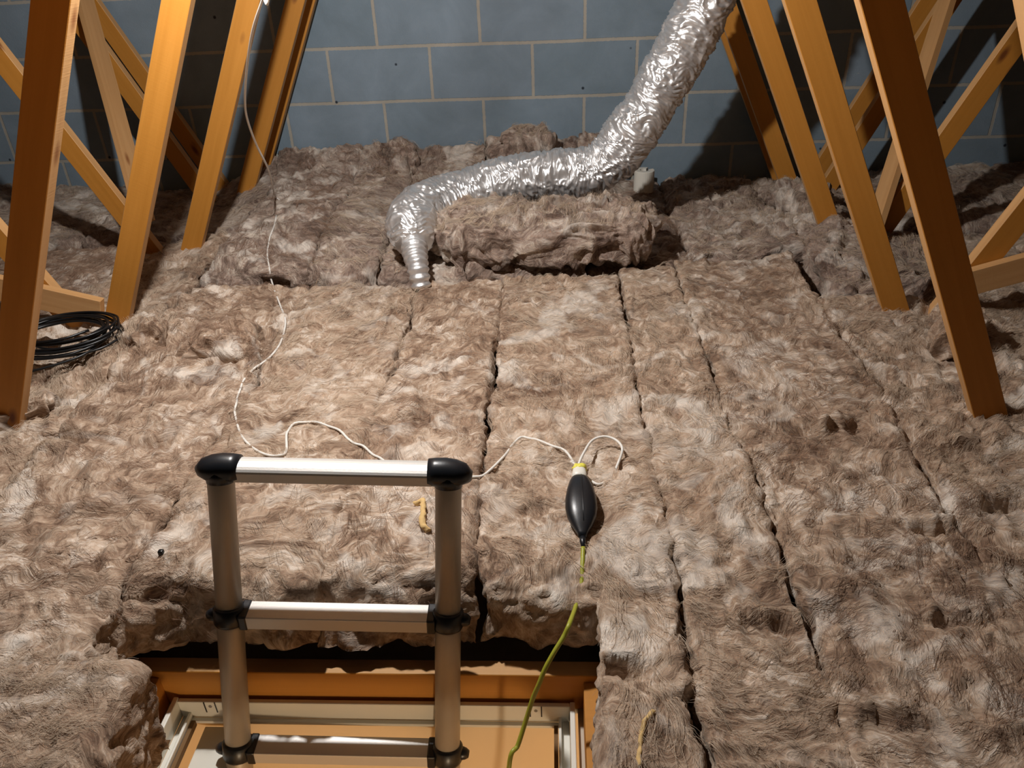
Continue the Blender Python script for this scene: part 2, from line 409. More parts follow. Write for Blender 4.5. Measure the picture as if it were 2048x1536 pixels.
# chevron braces nailed along the outer webs
for s, nm in ((-1, 'left'), (1, 'right')):
    a = np.array([XC+s*(1.838+.476*(-.93 if s < 0 else -1.06)-.03), 2.79 if s < 0 else 2.675, -.93 if s < 0 else -1.06]); b_ = np.array([XC+s*(1.838+.476*-.02-.03), 3.52 if s > 0 else 3.60, -.02])
    d = b_-a; Ln = np.linalg.norm(d); d /= Ln
    pn = np.array([-s*1.0, 0, .476*1.0]); pn = pn/np.linalg.norm(pn)      # normal of the web plane, towards the centre
    wv = np.cross(d, pn)
    v = [tuple(t*np.array([1, 0, 0])+u*np.array([0, 1, 0])+q*np.array([0, 0, 1])) for t in (0, Ln) for u in (-.042, .042) for q in (0, .022)]
    f = [(0,1,3,2), (4,6,7,5), (0,4,5,1), (2,3,7,6), (0,2,6,4), (1,5,7,3)]
    Mx = Matrix(((d[0], wv[0], pn[0], a[0]), (d[1], wv[1], pn[1], a[1]), (d[2], wv[2], pn[2], a[2]+ZO), (0, 0, 0, 1)))
    o = link('diagonal_brace', mesh('diagonal_brace', v, f), M['wood_edge'], matrix=Mx)
    tag(o, 'pale steep diagonal timber brace nailed across the %s truss webs' % nm, 'timber brace', 'chevron braces')
# low shallow boards at the foot of the second truss
for s, nm in ((-1, 'left'), (1, 'right')):
    z0 = -1.04; sl = .28 if s < 0 else .31
    a = (XC+s*(1.25 if s < 0 else 1.40), -1.059 if s < 0 else -1.013); b_ = (XC+s*2.6, -1.055+sl*1.33)
    o = member('timber_board', a, b_, 2.194-.030, .028, .08, None, s if False else (-s if False else s), ('wood_edge', 'wood_edge'))
    tag(o, 'pale sloping timber board low on the %s, fixed to the second truss' % nm, 'timber board', 'low sloping boards')

# ------------------------------------------------------------------ hatch
tr = [('left', (HX0-.045, HX0-.01, HY0-.035, HY1, CEIL_T, -1.262)), ('right', (HX1+.01, HX1+.045, HY0-.035, HY1, CEIL_T, -1.262))]
for nm, b_ in tr:
    o = link('hatch_trimmer', boxes('hatch_trimmer', [b_]), M['wood'])
    tag(o, 'timber trimmer along the %s side of the loft hatch' % nm, 'timber', 'hatch trimmers'); bevel_obj(o)
hf = empty('loft_hatch', ((HX0+HX1)/2, (HY0+HY1)/2, -1.36), 'white plastic frame lining the loft hatch opening', 'hatch frame')
x0, x1, y0, y1 = HX0+.008, HX1-.006, HY0+.004, HY1-.006
o = link('frame_upstand', boxes('frame_upstand', [(x0, x0+.010, y0, y1, -1.362, -1.312), (x1-.010, x1, y0, y1, -1.362, -1.312),
                  (x0+.010, x1-.010, y1-.010, y1, -1.362, -1.315), (x0+.010, x1-.010, y0, y0+.010, -1.362, -1.315)]), M['white_plastic'], hf)
bevel_obj(o)
o = link('frame_lip', boxes('frame_lip', [(x0+.010, x0+.026, y0, y1, -1.368, -1.360), (x1-.026, x1-.010, y0, y1, -1.368, -1.360),
                  (x0+.026, x1-.026, y1-.020, y1-.010, -1.368, -1.360), (x0+.026, x1-.026, y0+.010, y0+.020, -1.368, -1.360),
                  (x0+.026, x0+.032, y0, y1, -1.368, -1.346), (x1-.032, x1-.026, y0, y1, -1.368, -1.346)]), M['white_plastic'], hf)
bevel_obj(o)
for b_ in ((x0+.033, x0+.041, y0+.02, y1-.02, -1.372, -1.358), (x1-.041, x1-.033, y0+.02, y1-.02, -1.372, -1.358)):
    link('draught_seal', boxes('draught_seal', [b_]), M['groove'], hf)  # brown strip standing in for the shaded groove along the frame
# fixing slots with a screw
def slots(cx, axis):
    L = []
    for d in (-.011, .011):
        if axis == 'y': L.append((cx+d-.0012, cx+d+.0012, y1-.0108, y1-.0098, -1.345, -1.3149))
        else: L.append((x0+.0098, x0+.0108, cx+d-.0012, cx+d+.0012, -1.345, -1.3119))
    return L
for cx, ax in ((-.692, 'y'), (-.044, 'y'), (.865, 'x')):
    link('fixing_slot', boxes('fixing_slot', slots(cx, ax)), M['rubber'], hf)
    V, F = sweep([(cx, y1-.011, -1.327), (cx, y1-.0095, -1.327)] if ax == 'y' else [(x0+.0095, cx, -1.327), (x0+.011, cx, -1.327)], [.0035, .0035], 10)
    link('screw', mesh('screw', V, F), M['steel'], hf)
o = link('white_board', boxes('white_board', [(x0+.044, -.634, .45, .985, -1.412, -1.400)]), M['white_paint'], None)
tag(o, 'white painted board just below the left side of the hatch', 'board'); bevel_obj(o)

# ------------------------------------------------------------------ insulation
def wob(xs, y):
    """wander of the seam that lies at x = xs"""
    P = np.stack([np.full_like(y, xs*7.0), y*2.3, np.zeros_like(y)], 1)
    return .016*vnoise(P, 11)+.006*vnoise(P*4.1, 12)
def top(x, y):
    """large form of the insulation's upper surface"""
    z = np.full_like(x, -1.075)
    z = z + .15*np.clip((y-3.1)/.5, 0, 1)**1.5*np.clip((.32-x)/.2, 0, 1)*np.clip((x+1.6)/.3, 0, 1)
    z = z + .04*np.exp(-((x+.2)/.5)**2)*np.clip((y-3.35)/.25, 0, 1)
    z = z + .085*np.exp(-((x+.95)**2/.16+(y-2.95)**2/.12))
    z = z + .05*np.exp(-((x+1.15)**2/.03+(y-2.05)**2/.05))
    z = z + .07*np.exp(-((x-1.0)**2/.03+(y-2.75)**2/.12)) + .03*np.exp(-((x-1.2)**2/.05+(y-1.7)**2/.1))
    z = z + .06*np.clip((np.abs(x+.18)-1.5)/1.2, 0, 1)*np.clip((y-2.9)/.5, 0, 1)
    return z
PITS = []
for (px, py, lx, ly, ang, dep) in ((290, 655, .055, .018, 10, .075), (478, 672, .05, .020, -20, .05), (925, 655, .085, .014, 8, .030), (1050, 606, .075, .012, 0, .030),
        (815, 838, .04, .013, 20, .026), (1885, 1058, .030, .016, 0, .035), (1625, 870, .05, .02, -30, .03), (1550, 1250, .05, .02, 0, .02), (1925, 1245, .04, .014, 10, .02), (1815, 1455, .05, .02, 0, .012),
        (1370, 665, .02, .02, 0, .03), (300, 885, .05, .02, 20, .03), (130, 880, .06, .02, 10, .04), (245, 1230, .06, .02, -20, .04), (1215, 930, .04, .012, 0, .012), (1310, 1190, .05, .02, 0, .02),
        (620, 640, .04, .015, 15, .02), (1800, 760, .05, .018, -30, .03), (1700, 860, .06, .02, 40, .03), (60, 760, .06, .03, 0, .05), (200, 770, .05, .02, 15, .04), (390, 690, .05, .02, -10, .035),
        (440, 560, .06, .02, 0, .03), (350, 620, .04, .02, 0, .03), (1940, 900, .05, .016, 20, .025), (2010, 1010, .04, .016, 40, .025), (1230, 1330, .05, .02, 0, .03), (1590, 640, .06, .014, 10, .03)):
    p_ = atZ(px, py, -1.07); PITS.append((p_[0], p_[1], lx, ly, math.radians(ang), dep))
def pits(P):
    d = np.zeros(len(P))
    for cx, cy, lx, ly, an, dep in PITS:
        X = P[:, 0]-cx; Y = P[:, 1]-cy; m = (np.abs(X) < .3) & (np.abs(Y) < .3)
        if not m.any(): continue
        x_, y_ = X[m], Y[m]
        x_, y_ = x_+.02*vnoise(np.stack([x_*25, y_*25, 0*x_], 1), 77), y_+.02*vnoise(np.stack([x_*25, y_*25, 0*x_+5], 1), 78)
        u = x_*math.cos(an)+y_*math.sin(an); v = -x_*math.sin(an)+y_*math.cos(an)
        v = np.where(v > 0, v*1.0, v*1.0)
        g = np.exp(-(u/lx)**2-(v/ly)**4)
        lip = np.exp(-(u/(lx*1.3))**2-((v-ly*1.9)/(ly*1.1))**2)
        d[m] += -dep*g+.45*dep*lip
    return d
def arc(t, r):
    """edge profile: t arc distance from the start of the rounding -> (inset, drop, angle)"""
    rq = r*math.pi/2; th = np.clip((rq-t)/r, 0, math.pi/2)
    ins = np.where(t >= rq, r+(t-rq), r-r*np.sin(th)); ins = np.where(t < 0, 0, ins)
    drop = np.where(t >= rq, 0, r*(1-np.cos(th))); drop = np.where(t < 0, r-t, drop)
    return ins, drop, th
def fluff(P, seed, amp, rough):
    W = warp(P, 5.0, .05, seed+20); W = warp(W, 14.0, .022, seed+30)
    a = 1-np.abs(vnoise(W*6.5, seed+1))*2            # rounded pillows with creases
    b_ = 1-np.abs(vnoise(W*15.0, seed+2))*2
    c = vnoise(W*34.0, seed+3); d = 1-np.abs(vnoise(W*70.0, seed+4))*2
    st = vnoise(W*np.array([22., 85., 60.]), seed+5); st2 = vnoise(W*np.array([90., 20., 60.]), seed+7)
    m = np.clip(vnoise(P*3.1, seed+6)*2.2+.5, 0, 1)
    return amp*(-.012*np.clip(-a+.1, 0, 2)*1.0 + .012*vnoise(P*3.0, seed+9) + rough*(.0065*b_ + .0062*c + .0032*d) + .0062*(st*m+st2*(1-m)))
BATTS = []
def batt(xa, xb, ya, yb, label, group=None, r=.03, ends=(.03, .03), seed=1, amp=1.0, rough=1.0, res=.0085, dz=0.0, zbot=-1.33,
         gap=.004, mat='wool', ragged=(0, 0), side=.10, sides=None):
    Wd = xb-xa
    sideL, sideR = sides if sides else (side, side)
    e0, e1 = ends
    rr = r
    la = np.arange(-sideL, Wd-2*rr+rr*math.pi+sideR, res)      # arc coordinate across
    tot = Wd-2*rr+rr*math.pi
    Lb = (yb-ya)
    s0 = .14 if e0 > .02 else .02; s1 = .14 if e1 > .02 else .02
    totb = Lb-e0-e1+(e0+e1)*math.pi/2
    lb = np.arange(-s0, totb+s1, res)
    A, B = np.meshgrid(la, lb)
    A = A.ravel(); B = B.ravel()
    # across
    half = A < tot/2
    i1, d1, t1 = arc(A, rr); i2, d2, t2 = arc(tot-A, rr)
    ux = np.where(half, i1, Wd-i2); dx = np.where(half, d1, d2); thx = np.where(half, -t1, t2)
    halfb = B < totb/2
    j1, f1, p1 = arc(B, e0); j2, f2, p2 = arc(totb-B, e1)
    uy = np.where(halfb, j1, Lb-j2); dy = np.where(halfb, f1, f2); thy = np.where(halfb, -p1, p2)
    y = ya+uy
    # seam wander
    fr = ux/Wd
    x = xa+gap/2+ux*(Wd-gap)/Wd + (1-fr)*wob(xa, y)+fr*wob(xb, y)
    z = np.maximum(top(x, y)+dz-np.minimum(dx+dy, 9), zbot)
    nx = np.sin(thx); ny = np.sin(thy); nz = np.maximum(np.cos(thx)*np.cos(thy), .05)
    Nn = np.stack([nx, ny, nz], 1); Nn /= np.linalg.norm(Nn, axis=1)[:, None]
    P = np.stack([x, y, z], 1)
    D = fluff(P, seed, amp, rough)
    # ragged ends: push the end faces in and out
    for e, (rg, sg) in enumerate(((ragged[0], -1), (ragged[1], 1))):
        if rg:
            th = -thy if e == 0 else thy
            wgt = np.clip(th/(math.pi/2), 0, 1)
            P[:, 1] += sg*wgt*rg*(vnoise(np.stack([x*7, z*9, y*0], 1), seed+50)+.5*vnoise(np.stack([x*22, z*26, y*0], 1), seed+51))
    P = P+Nn*D[:, None]
    P[:, 2] += pits(P)*np.clip(nz*2-1, 0, 1)
    lim = zbot
    P[:, 2] = np.maximum(P[:, 2], lim)
    nA, nB = len(la), len(lb)
    idx = np.arange(nA*nB).reshape(nB, nA)
    F = np.stack([idx[:-1, :-1].ravel(), idx[:-1, 1:].ravel(), idx[1:, 1:].ravel(), idx[1:, :-1].ravel()], 1)
    me = np_mesh('insulation_batt', P, F)
    o = link('insulation_batt', me, M[mat], smooth=True)
    tag(o, label, 'insulation', group or 'strips of brown mineral wool laid towards the gable wall')
    BATTS.append((o, P, F)); return o
NEARY = .30
# middle field, strips from the hatch / near edge to the back
batt(-.46, -.16, 1.04, 2.50, 'middle insulation strip from behind the ladder up to the duct foot', r=.016, gap=.010, ends=(.08, .03), seed=3, ragged=(.028, .02), zbot=-1.205, sides=(.10, .03), res=.0075)
batt(-.16, .225, 1.035, 2.52, 'insulation strip left of the long dark seam, with the black connector on it', r=.012, ends=(.08, .02), seed=5, ragged=(.028, .02), zbot=-1.205, sides=(.03, .05), res=.0075, gap=.006)
batt(.06, .225, NEARY, 1.20, 'narrow insulation piece along the right edge of the hatch', r=.018, gap=.008, ends=(.02, .02), seed=5, sides=(.16, .05), res=.0075, dz=-.004)
batt(-.84, -.46, 1.04, 2.47, 'insulation strip ending behind the left half of the hatch, white cable curling over it', r=.02, ends=(.08, .03), seed=9, ragged=(.028, .02), zbot=-1.205, sides=(.08, .08), res=.0075)
batt(-1.24, -.84, .86, 2.45, 'insulation strip left of the hatch, dipping towards the foot of the nearest left post', r=.02, ends=(.03, .04), seed=11, amp=1.25, rough=1.25, res=.008)
batt(-1.06, -.70, NEARY, .875, 'short insulation piece in the near left corner beside the hatch', r=.02, ends=(.02, .02), seed=13, res=.0075, sides=(.08, .20))
batt(-1.60, -1.06, NEARY, .88, 'insulation piece at the lower left frame edge', r=.02, ends=(.02, .02), seed=15, res=.009)
batt(.225, .44, NEARY, 2.60, 'narrow insulation strip just right of the long dark seam', r=.015, ends=(.02, .03), seed=17, gap=.010, sides=(.10, .03), res=.0075)
batt(.44, .82, NEARY, 2.66, 'insulation strip second to the right of the long dark seam', r=.010, ends=(.02, .03), seed=19, gap=.0, sides=(.03, .05), res=.008)
batt(.82, 1.22, NEARY, 2.30, 'insulation strip at the foot of the dark right-hand post', r=.02, ends=(.02, .04), seed=21, amp=1.2, rough=1.2, res=.0085)
batt(1.22, 1.66, NEARY, 2.85, 'insulation strip beyond the right-hand posts at the frame edge', r=.03, ends=(.02, .04), seed=23, amp=1.1, res=.011)
# left of the posts
batt(-1.66, -1.24, .86, 2.06, 'rumpled insulation under the black cable coil', r=.03, ends=(.03, .04), seed=25, amp=1.4, rough=1.4, res=.009)
batt(-2.20, -1.66, .86, 2.90, 'insulation outside the left-hand posts', r=.03, ends=(.03, .03), seed=27, amp=1.1, res=.012, dz=.0)
batt(-1.66, -1.27, 2.08, 2.93, 'insulation piece between the second and third left-hand posts', r=.03, ends=(.03, .03), seed=29, amp=1.2, rough=1.2, res=.010)
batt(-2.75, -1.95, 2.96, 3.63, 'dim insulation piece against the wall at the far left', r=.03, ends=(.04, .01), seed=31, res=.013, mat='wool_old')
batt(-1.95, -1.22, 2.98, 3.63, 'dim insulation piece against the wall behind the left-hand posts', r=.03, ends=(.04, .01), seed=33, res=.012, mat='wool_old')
# back field
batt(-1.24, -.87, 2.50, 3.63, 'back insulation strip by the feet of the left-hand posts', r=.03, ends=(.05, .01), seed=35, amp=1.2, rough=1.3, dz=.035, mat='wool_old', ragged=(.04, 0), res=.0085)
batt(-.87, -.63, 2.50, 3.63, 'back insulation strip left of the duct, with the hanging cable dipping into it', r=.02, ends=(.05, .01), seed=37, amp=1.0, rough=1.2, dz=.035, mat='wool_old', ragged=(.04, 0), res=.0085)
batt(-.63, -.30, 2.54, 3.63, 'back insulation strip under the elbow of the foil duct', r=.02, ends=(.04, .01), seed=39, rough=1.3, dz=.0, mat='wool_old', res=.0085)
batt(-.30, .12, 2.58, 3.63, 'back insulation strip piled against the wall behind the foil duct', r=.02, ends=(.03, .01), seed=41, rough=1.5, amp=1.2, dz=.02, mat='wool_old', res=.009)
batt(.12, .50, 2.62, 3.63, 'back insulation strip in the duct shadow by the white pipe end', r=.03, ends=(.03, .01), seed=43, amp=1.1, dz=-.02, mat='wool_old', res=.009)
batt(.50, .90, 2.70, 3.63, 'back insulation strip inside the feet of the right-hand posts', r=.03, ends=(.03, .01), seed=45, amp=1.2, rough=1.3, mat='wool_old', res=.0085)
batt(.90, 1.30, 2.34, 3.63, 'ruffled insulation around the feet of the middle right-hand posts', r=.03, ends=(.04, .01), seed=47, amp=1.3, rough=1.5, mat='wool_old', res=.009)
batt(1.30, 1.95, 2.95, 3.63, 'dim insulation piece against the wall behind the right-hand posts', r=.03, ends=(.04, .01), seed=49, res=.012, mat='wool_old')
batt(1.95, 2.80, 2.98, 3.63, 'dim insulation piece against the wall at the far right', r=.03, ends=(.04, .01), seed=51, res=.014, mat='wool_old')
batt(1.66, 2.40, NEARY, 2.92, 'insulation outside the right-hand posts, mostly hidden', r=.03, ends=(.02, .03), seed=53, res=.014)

# free lumps: the folded batt in front of the duct and torn tufts
def lump(c, rad, rot, label, seed, cat='insulation', res=90, amp=1.0, mat='wool_old', p=.55, name='folded_insulation', group=None):
    n, m_ = res*2, res
    u = np.linspace(-math.pi, math.pi, n, endpoint=False); v = np.linspace(-math.pi/2, math.pi/2, m_)
    U, Vv = np.meshgrid(u, v); U = U.ravel(); Vv = Vv.ravel()
    sg = lambda a, e: np.sign(a)*np.abs(a)**e
    X = sg(np.cos(Vv), p)*sg(np.cos(U), p); Y = sg(np.cos(Vv), p)*sg(np.sin(U), p); Z = sg(np.sin(Vv), p)
    Q = np.stack([X*rad[0], Y*rad[1], Z*rad[2]], 1)
    Nn = np.stack([X/rad[0], Y/rad[1], Z/rad[2]], 1); Nn /= np.linalg.norm(Nn, axis=1)[:, None]+1e-9
    cr, sr = math.cos(rot), math.sin(rot); R_ = np.array([[cr, -sr, 0], [sr, cr, 0], [0, 0, 1]])
    P = Q@R_.T+np.array(c); Nn = Nn@R_.T
    W = warp(P, 6.0, .05, seed); W = warp(W, 17.0, .02, seed+4)
    k = min(rad)/.08
    a = 1-np.abs(vnoise(W*11, seed+8))*2.2; b_ = 1-np.abs(vnoise(W*24, seed+9))*2; cc = vnoise(W*52, seed+10)
    D = amp*k*(.017*a+.017*b_+.012*cc+.022*vnoise(P*5, seed+11))
    # pull in a horizontal fold half-way up
    P = P+Nn*D[:, None]
    idx = np.arange(n*m_).reshape(m_, n); nxt = np.roll(idx, -1, 1)
    F = np.stack([idx[:-1].ravel(), nxt[:-1].ravel(), nxt[1:].ravel(), idx[1:].ravel()], 1)
    o = link(name, np_mesh(name, P, F), M[mat], smooth=True)
    tag(o, label, cat, group); BATTS.append((o, P, F)); return o
lump((-.04, 2.70, -.975), (.40, .135, .082), -.03, 'folded thick piece of brown insulation lying in front of the foil duct', 61, res=150)
T = 'torn_insulation_tuft'
for i, (c, rd, lb) in enumerate([
        ((-1.20, 2.02, -1.03), (.075, .06, .05), 'round tuft of wool at the foot of the second left post'),
        ((-.98, 1.98, -1.05), (.10, .06, .035), 'curled tuft of wool near the bend of the white cable'),
        ((-1.42, 1.66, -1.06), (.10, .07, .04), 'ragged tuft of wool below the black cable coil'),
        ((1.12, 1.98, -1.02), (.10, .05, .05), 'upright tuft of wool between the two nearest right posts'),
        ((1.00, 3.10, -1.01), (.10, .08, .05), 'tuft of wool in front of the last right post'),
        ((-.70, 3.52, -.93), (.10, .06, .05), 'ragged tuft of wool against the wall near the last left post'),
        ((-.10, 3.52, -.86), (.13, .06, .05), 'ragged tuft of wool against the wall above the duct'),
        ((.22, 3.54, -.87), (.10, .05, .045), 'ragged tuft of wool against the wall beside the duct bend'),
        ((1.80, 1.90, -1.02), (.12, .10, .05), 'tuft of wool at the far right below the sloping board'),
        ((-.80, 1.05, -1.15), (.06, .035, .04), 'torn tuft hanging over the back edge of the hatch'),
        ((1.18, 1.35, -1.05), (.10, .09, .04), 'curled tuft of wool at the right frame edge')]):
    lump((c[0], c[1], c[2]-.012), rd, .4*i, lb, 70+3*i, res=90, amp=1.9, mat='wool' if i in (0, 1, 2, 3, 9, 10) else 'wool_old', name=T, group='torn tufts of wool')

# BVH over all wool for placing cables and fibres
VV, FF, n0 = [], [], 0
for o, P, F in BATTS:
    VV.append(P); FF.append(F+n0); n0 += len(P)
VV = np.vstack(VV); FF = np.vstack(FF)
BVH = BVHTree.FromPolygons(VV.tolist(), FF.tolist())
def drop(x, y, z0=0.2):
    h = BVH.ray_cast(Vector((float(x), float(y), z0)), Vector((0, 0, -1)))
    return (h[0].z, h[1]) if h[0] is not None else (None, None)
def onwool(px, py, lift=.003):
    r = ray(px, py); h = BVH.ray_cast(Vector((0, 0, 0)), Vector(r.tolist()).normalized())
    p = h[0] if h[0] is not None else Vector(atZ(px, py, -1.06).tolist())
    z, _ = drop(p.x, p.y, p.z+.05)
    if z is None: z = p.z
    return np.array([p.x, p.y, max(z, p.z)+lift])

# loose fibres: curly locks lying on each strip
rng = random.Random(7)
def locks(parent, P, count, matl, dens_lift=1.0):
    V, F = [], []
    lo = P.min(0); hi = P.max(0); tries = 0; made = 0
    while made < count and tries < count*4:
        tries += 1
        x = rng.uniform(lo[0]+.01, hi[0]-.01); y = rng.uniform(lo[1]+.01, hi[1]-.01)
        z, _ = drop(x, y)
        if z is None or z < -1.2: continue
        # inside view only
        q = np.array([x, y, z]); dpt = q@FW
        if dpt < .2: continue
        px = 1024+FPX*(q@RT)/dpt; py = 768-FPX*(q@UP)/dpt
        if not (-60 < px < 2110 and 150 < py < 1600): continue
        made += 1
        Ln = rng.uniform(.025, .12); n = 7
        ang = 2.6*float(vnoise(np.array([[x*2.2, y*2.2, 3.0]]), 90)[0])+rng.uniform(-.5, .5); curv = rng.uniform(-14, 14)
        ctr = []; cx, cy = x, y; lift = rng.uniform(.0, .010)*dens_lift
        if rng.random() < .1: lift *= 2.5
        ok = True
        for k in range(n):
            zz, _ = drop(cx, cy)
            if zz is None: ok = False; break
            t = k/(n-1)
            ctr.append(np.array([cx, cy, zz+.0008+lift*math.sin(math.pi*min(1, t*1.1))]))
            cx += math.cos(ang)*Ln/n; cy += math.sin(ang)*Ln/n; ang += curv*Ln/n
        if not ok or max(c[2] for c in ctr)-min(c[2] for c in ctr) > .04: continue
        ctr = np.array(ctr); dirn = ctr[-1]-ctr[0]; side = np.array([-dirn[1], dirn[0], 0]); side /= np.linalg.norm(side)+1e-9
        for fb in range(rng.randint(5, 11)):
            off = rng.uniform(-.012, .012); sp = rng.uniform(-.5, 1.2); rz = rng.uniform(0, .005)
            path = [c+side*(off*(1+sp*k/n))+np.array([0, 0, rz*math.sin(k*1.3+fb)]) for k, c in enumerate(ctr)]
            r = rng.uniform(.00016, .00038)
            v, f = sweep(path, [r*(1-.6*k/n) for k in range(n)], 3, cap=False)
            b0 = len(V); V += v; F += [tuple(i+b0 for i in q_) for q_ in f]
    if V:
        me = np_mesh('loose_fibres', np.array(V), np.array(F))
        o = link('loose_fibres', me, M[matl], parent); o['kind'] = 'stuff'
for i, (o, P, F) in enumerate(BATTS):
    if not o.name.startswith(('insulation_batt', 'folded', 'torn')): continue
    ar = (P[:, 0].max()-P[:, 0].min())*(P[:, 1].max()-P[:, 1].min())
    locks(o, P, int((620 if o.name[0] == 'i' else 1500)*ar)+8, 'fibre' if i % 4 else 'fibre_dark')

# ------------------------------------------------------------------ foil duct
du = empty('foil_duct', (-.46, 2.46, -1.06), 'insulated silver foil ventilation duct bending up from the wool', 'duct')
# centreline in real distances: it rises 2.4-2.6 m away, runs back and to the right, then climbs at y = 3
DP = [(-.486, 2.55, -.965), (-.502, 2.62, -.925), (-.497, 2.71, -.905), (-.45, 2.83, -.912), (-.37, 2.93, -.915), (-.27, 2.985, -.902), (-.15, 3.0, -.876), (-.03, 3.0, -.862),
      (.09, 3.0, -.852), (.17, 3.0, -.836), (.232, 3.0, -.79), (.285, 3.0, -.715), (.345, 3.0, -.635), (.405, 3.0, -.53),
      (.468, 3.0, -.412), (.53, 3.0, -.271), (.60, 3.0, -.10), (.66, 3.0, .08), (.72, 3.0, .30), (.79, 3.0, .60), (.815, 3.0, .72)]
DP = [(a*(1-.008*(i > 4)), b_-.025*min(1, i/5), c*(1-.008*(i > 4))) for i, (a, b_, c) in enumerate(DP)]
C = spline(DP, 40)
nC = len(C); tt = np.linspace(0, 1, nC)
arcl = np.concatenate([[0], np.cumsum(np.linalg.norm(np.diff(C, axis=0), axis=1))])
Rr = .0885*np.ones(nC); Rr *= np.where(arcl < .12, .62+.38*np.sqrt(np.clip(arcl/.12, 0, 1)), 1)
Rr *= 1-.08*np.exp(-((arcl-.17)/.05)**2)
Rr *= 1+.02*np.sin(arcl*38)+.015*np.sin(arcl*91+1)
NS = 168
V, F = sweep(C, Rr, NS, cap=True)
V = np.array(V); CC = np.repeat(C, NS, 0); AR = np.repeat(arcl, NS)
d = V-CC; rl = np.linalg.norm(d, axis=1)[:, None]; dn = d/rl
TH_ = np.tile(np.linspace(0, 2*math.pi, NS, endpoint=False), nC)
# crinkles: short folds running round the tube, broken up along the way
Q = np.stack([AR*62, np.cos(TH_)*2.0, np.sin(TH_)*2.0], 1)
Q = Q+1.3*np.stack([vnoise(V*17, 201), vnoise(V*20, 202)*.5, vnoise(V*20, 203)*.5], 1)
cr = 1-2*np.abs(vnoise(Q, 210)); cr2 = 1-2*np.abs(vnoise(Q*np.array([2.3, 2.0, 2.0])+7, 211))
big = vnoise(V*9, 212)
V = V+dn*(.0068*cr+.0036*cr2+.007*big)[:, None]
sl_ = link('foil_sleeve', mesh('foil_sleeve', V, F), M['foil'], du, smooth=True)
# ribbed inner tail going down through the wool
tp = spline([(-.486, 2.56, -.955), (-.475, 2.51, -.985), (-.462, 2.465, -1.02), (-.452, 2.44, -1.08)], 14)
rr_ = [.046-.016*(i/len(tp))+.0035*math.sin(i*1.15) for i in range(len(tp))]
V, F = sweep(tp, rr_, 32)
V = np.array(V); V += .0015*np.stack([vnoise(V*60, 5), vnoise(V*60, 6), vnoise(V*60, 7)], 1)
link('ribbed_tail', mesh('ribbed_tail', V, F), M['foil'], du, smooth=True, matrix=None)

# ------------------------------------------------------------------ white pipe end behind the duct
pe = onwool(1283, 388)
pc = np.array([.405, 3.49, 0])
V, F = [], []
nP = 28; Ro, Ri, Hh = .045, .021, .095
jag = [Hh*(.10+.0) if 3 < i < 24 else Hh*(.12+.22*abs(math.sin(i*2.3))) for i in range(nP)]
for i in range(nP):
    a = 2*math.pi*i/nP+1.1; ca, sa = math.cos(a), math.sin(a)
    V += [(Ro*ca, Ro*sa, 0), (Ro*ca, Ro*sa, Hh-.002), ((Ro-.002)*ca, (Ro-.002)*sa, Hh), (Ri*ca, Ri*sa, Hh), (Ri*ca, Ri*sa, .0)]
for i in range(nP-3):
    a, b_ = i*5, ((i+1) % nP)*5
    for k in range(4): F.append((a+k, b_+k, b_+k+1, a+k+1))
    F.append((a+4, b_+4, b_, a))
F.append((0, 1, 2, 3, 4)); q = (nP-3)*5; F.append((q+4, q+3, q+2, q+1, q))
zz, _ = drop(pc[0], pc[1]); 
o = link('pipe_end', mesh('pipe_end', V, F), M['white_plastic'], matrix=Matrix.Translation((pc[0], pc[1], (zz or -1.08)-.005+ZO)))
tag(o, 'white plastic pipe end with a split side, standing in the wool behind the duct bend', 'pipe end')

# ------------------------------------------------------------------ cables
def cable(name, path, r, mat, parent=None, n=10, sp=8):
    C = spline(path, sp); V, F = sweep(C, [r]*len(C), n)
    return link(name, mesh(name, V, F), M[mat], parent, smooth=True)
wc = empty('white_cable', tuple(onwool(1150, 930)), 'long thin white cable hanging from above and wandering across the wool to the black connector', 'cable')
def settle(pts, lift=.003):
    """follow the wool surface from a list of picture points"""
    out = []
    for i in range(len(pts)-1):
        (a, b_), (c, d) = pts[i], pts[i+1]
        m_ = max(1, int(math.hypot(c-a, d-b_)/16))
        for k in range(m_): out.append((a+(c-a)*k/m_, b_+(d-b_)*k/m_))
    out.append(pts[-1])
    P = np.array([onwool(*p, lift=lift) for p in out])
    Z = P[:, 2].copy()
    for _ in range(2):
        Z2 = Z.copy(); Z2[1:-1] = np.maximum(Z[1:-1]-.0015, (Z[:-2]+Z[1:-1]*2+Z[2:])/4); Z = Z2
    P[:, 2] = Z; return P
land = onwool(557, 400)
hang = [(-.52, 1.78, .52), tuple(atY(540, -40, 2.02)), tuple(atY(525, 0, 2.06)), tuple(atY(505, 62, 2.14)), tuple(atY(494, 135, 2.24)), tuple(atY(490, 200, 2.34)),
        tuple(atY(495, 240, 2.42)), tuple(atY(513, 290, 2.54)), tuple(atY(538, 342, 2.70)), tuple(land+np.array([0, -.03, .03])), tuple(land+np.array([.01, .0, -.012]))]
hang[0] = (-.45, 1.80, .45)
cable('hanging_length', hang, .0034, 'cable', wc)
p1 = settle([(553, 432), (549, 450), (540, 475), (535, 512), (543, 565), (556, 600), (570, 636), (571, 662), (560, 690), (543, 713), (508, 740), (488, 762), (475, 795), (471, 830), (478, 860), (492, 885), (515, 904), (540, 912),
             (566, 912), (573, 900), (577, 862), (590, 850), (618, 846), (655, 852), (680, 866), (710, 888), (745, 910), (790, 935), (850, 958), (925, 961), (965, 953), (985, 940), (1005, 918), (1025, 890), (1042, 881), (1075, 881), (1105, 892), (1130, 910), (1150, 931)])
cable('lying_length', p1, .0031, 'cable', wc, sp=3)
conn_top = onwool(1158, 962, .032)
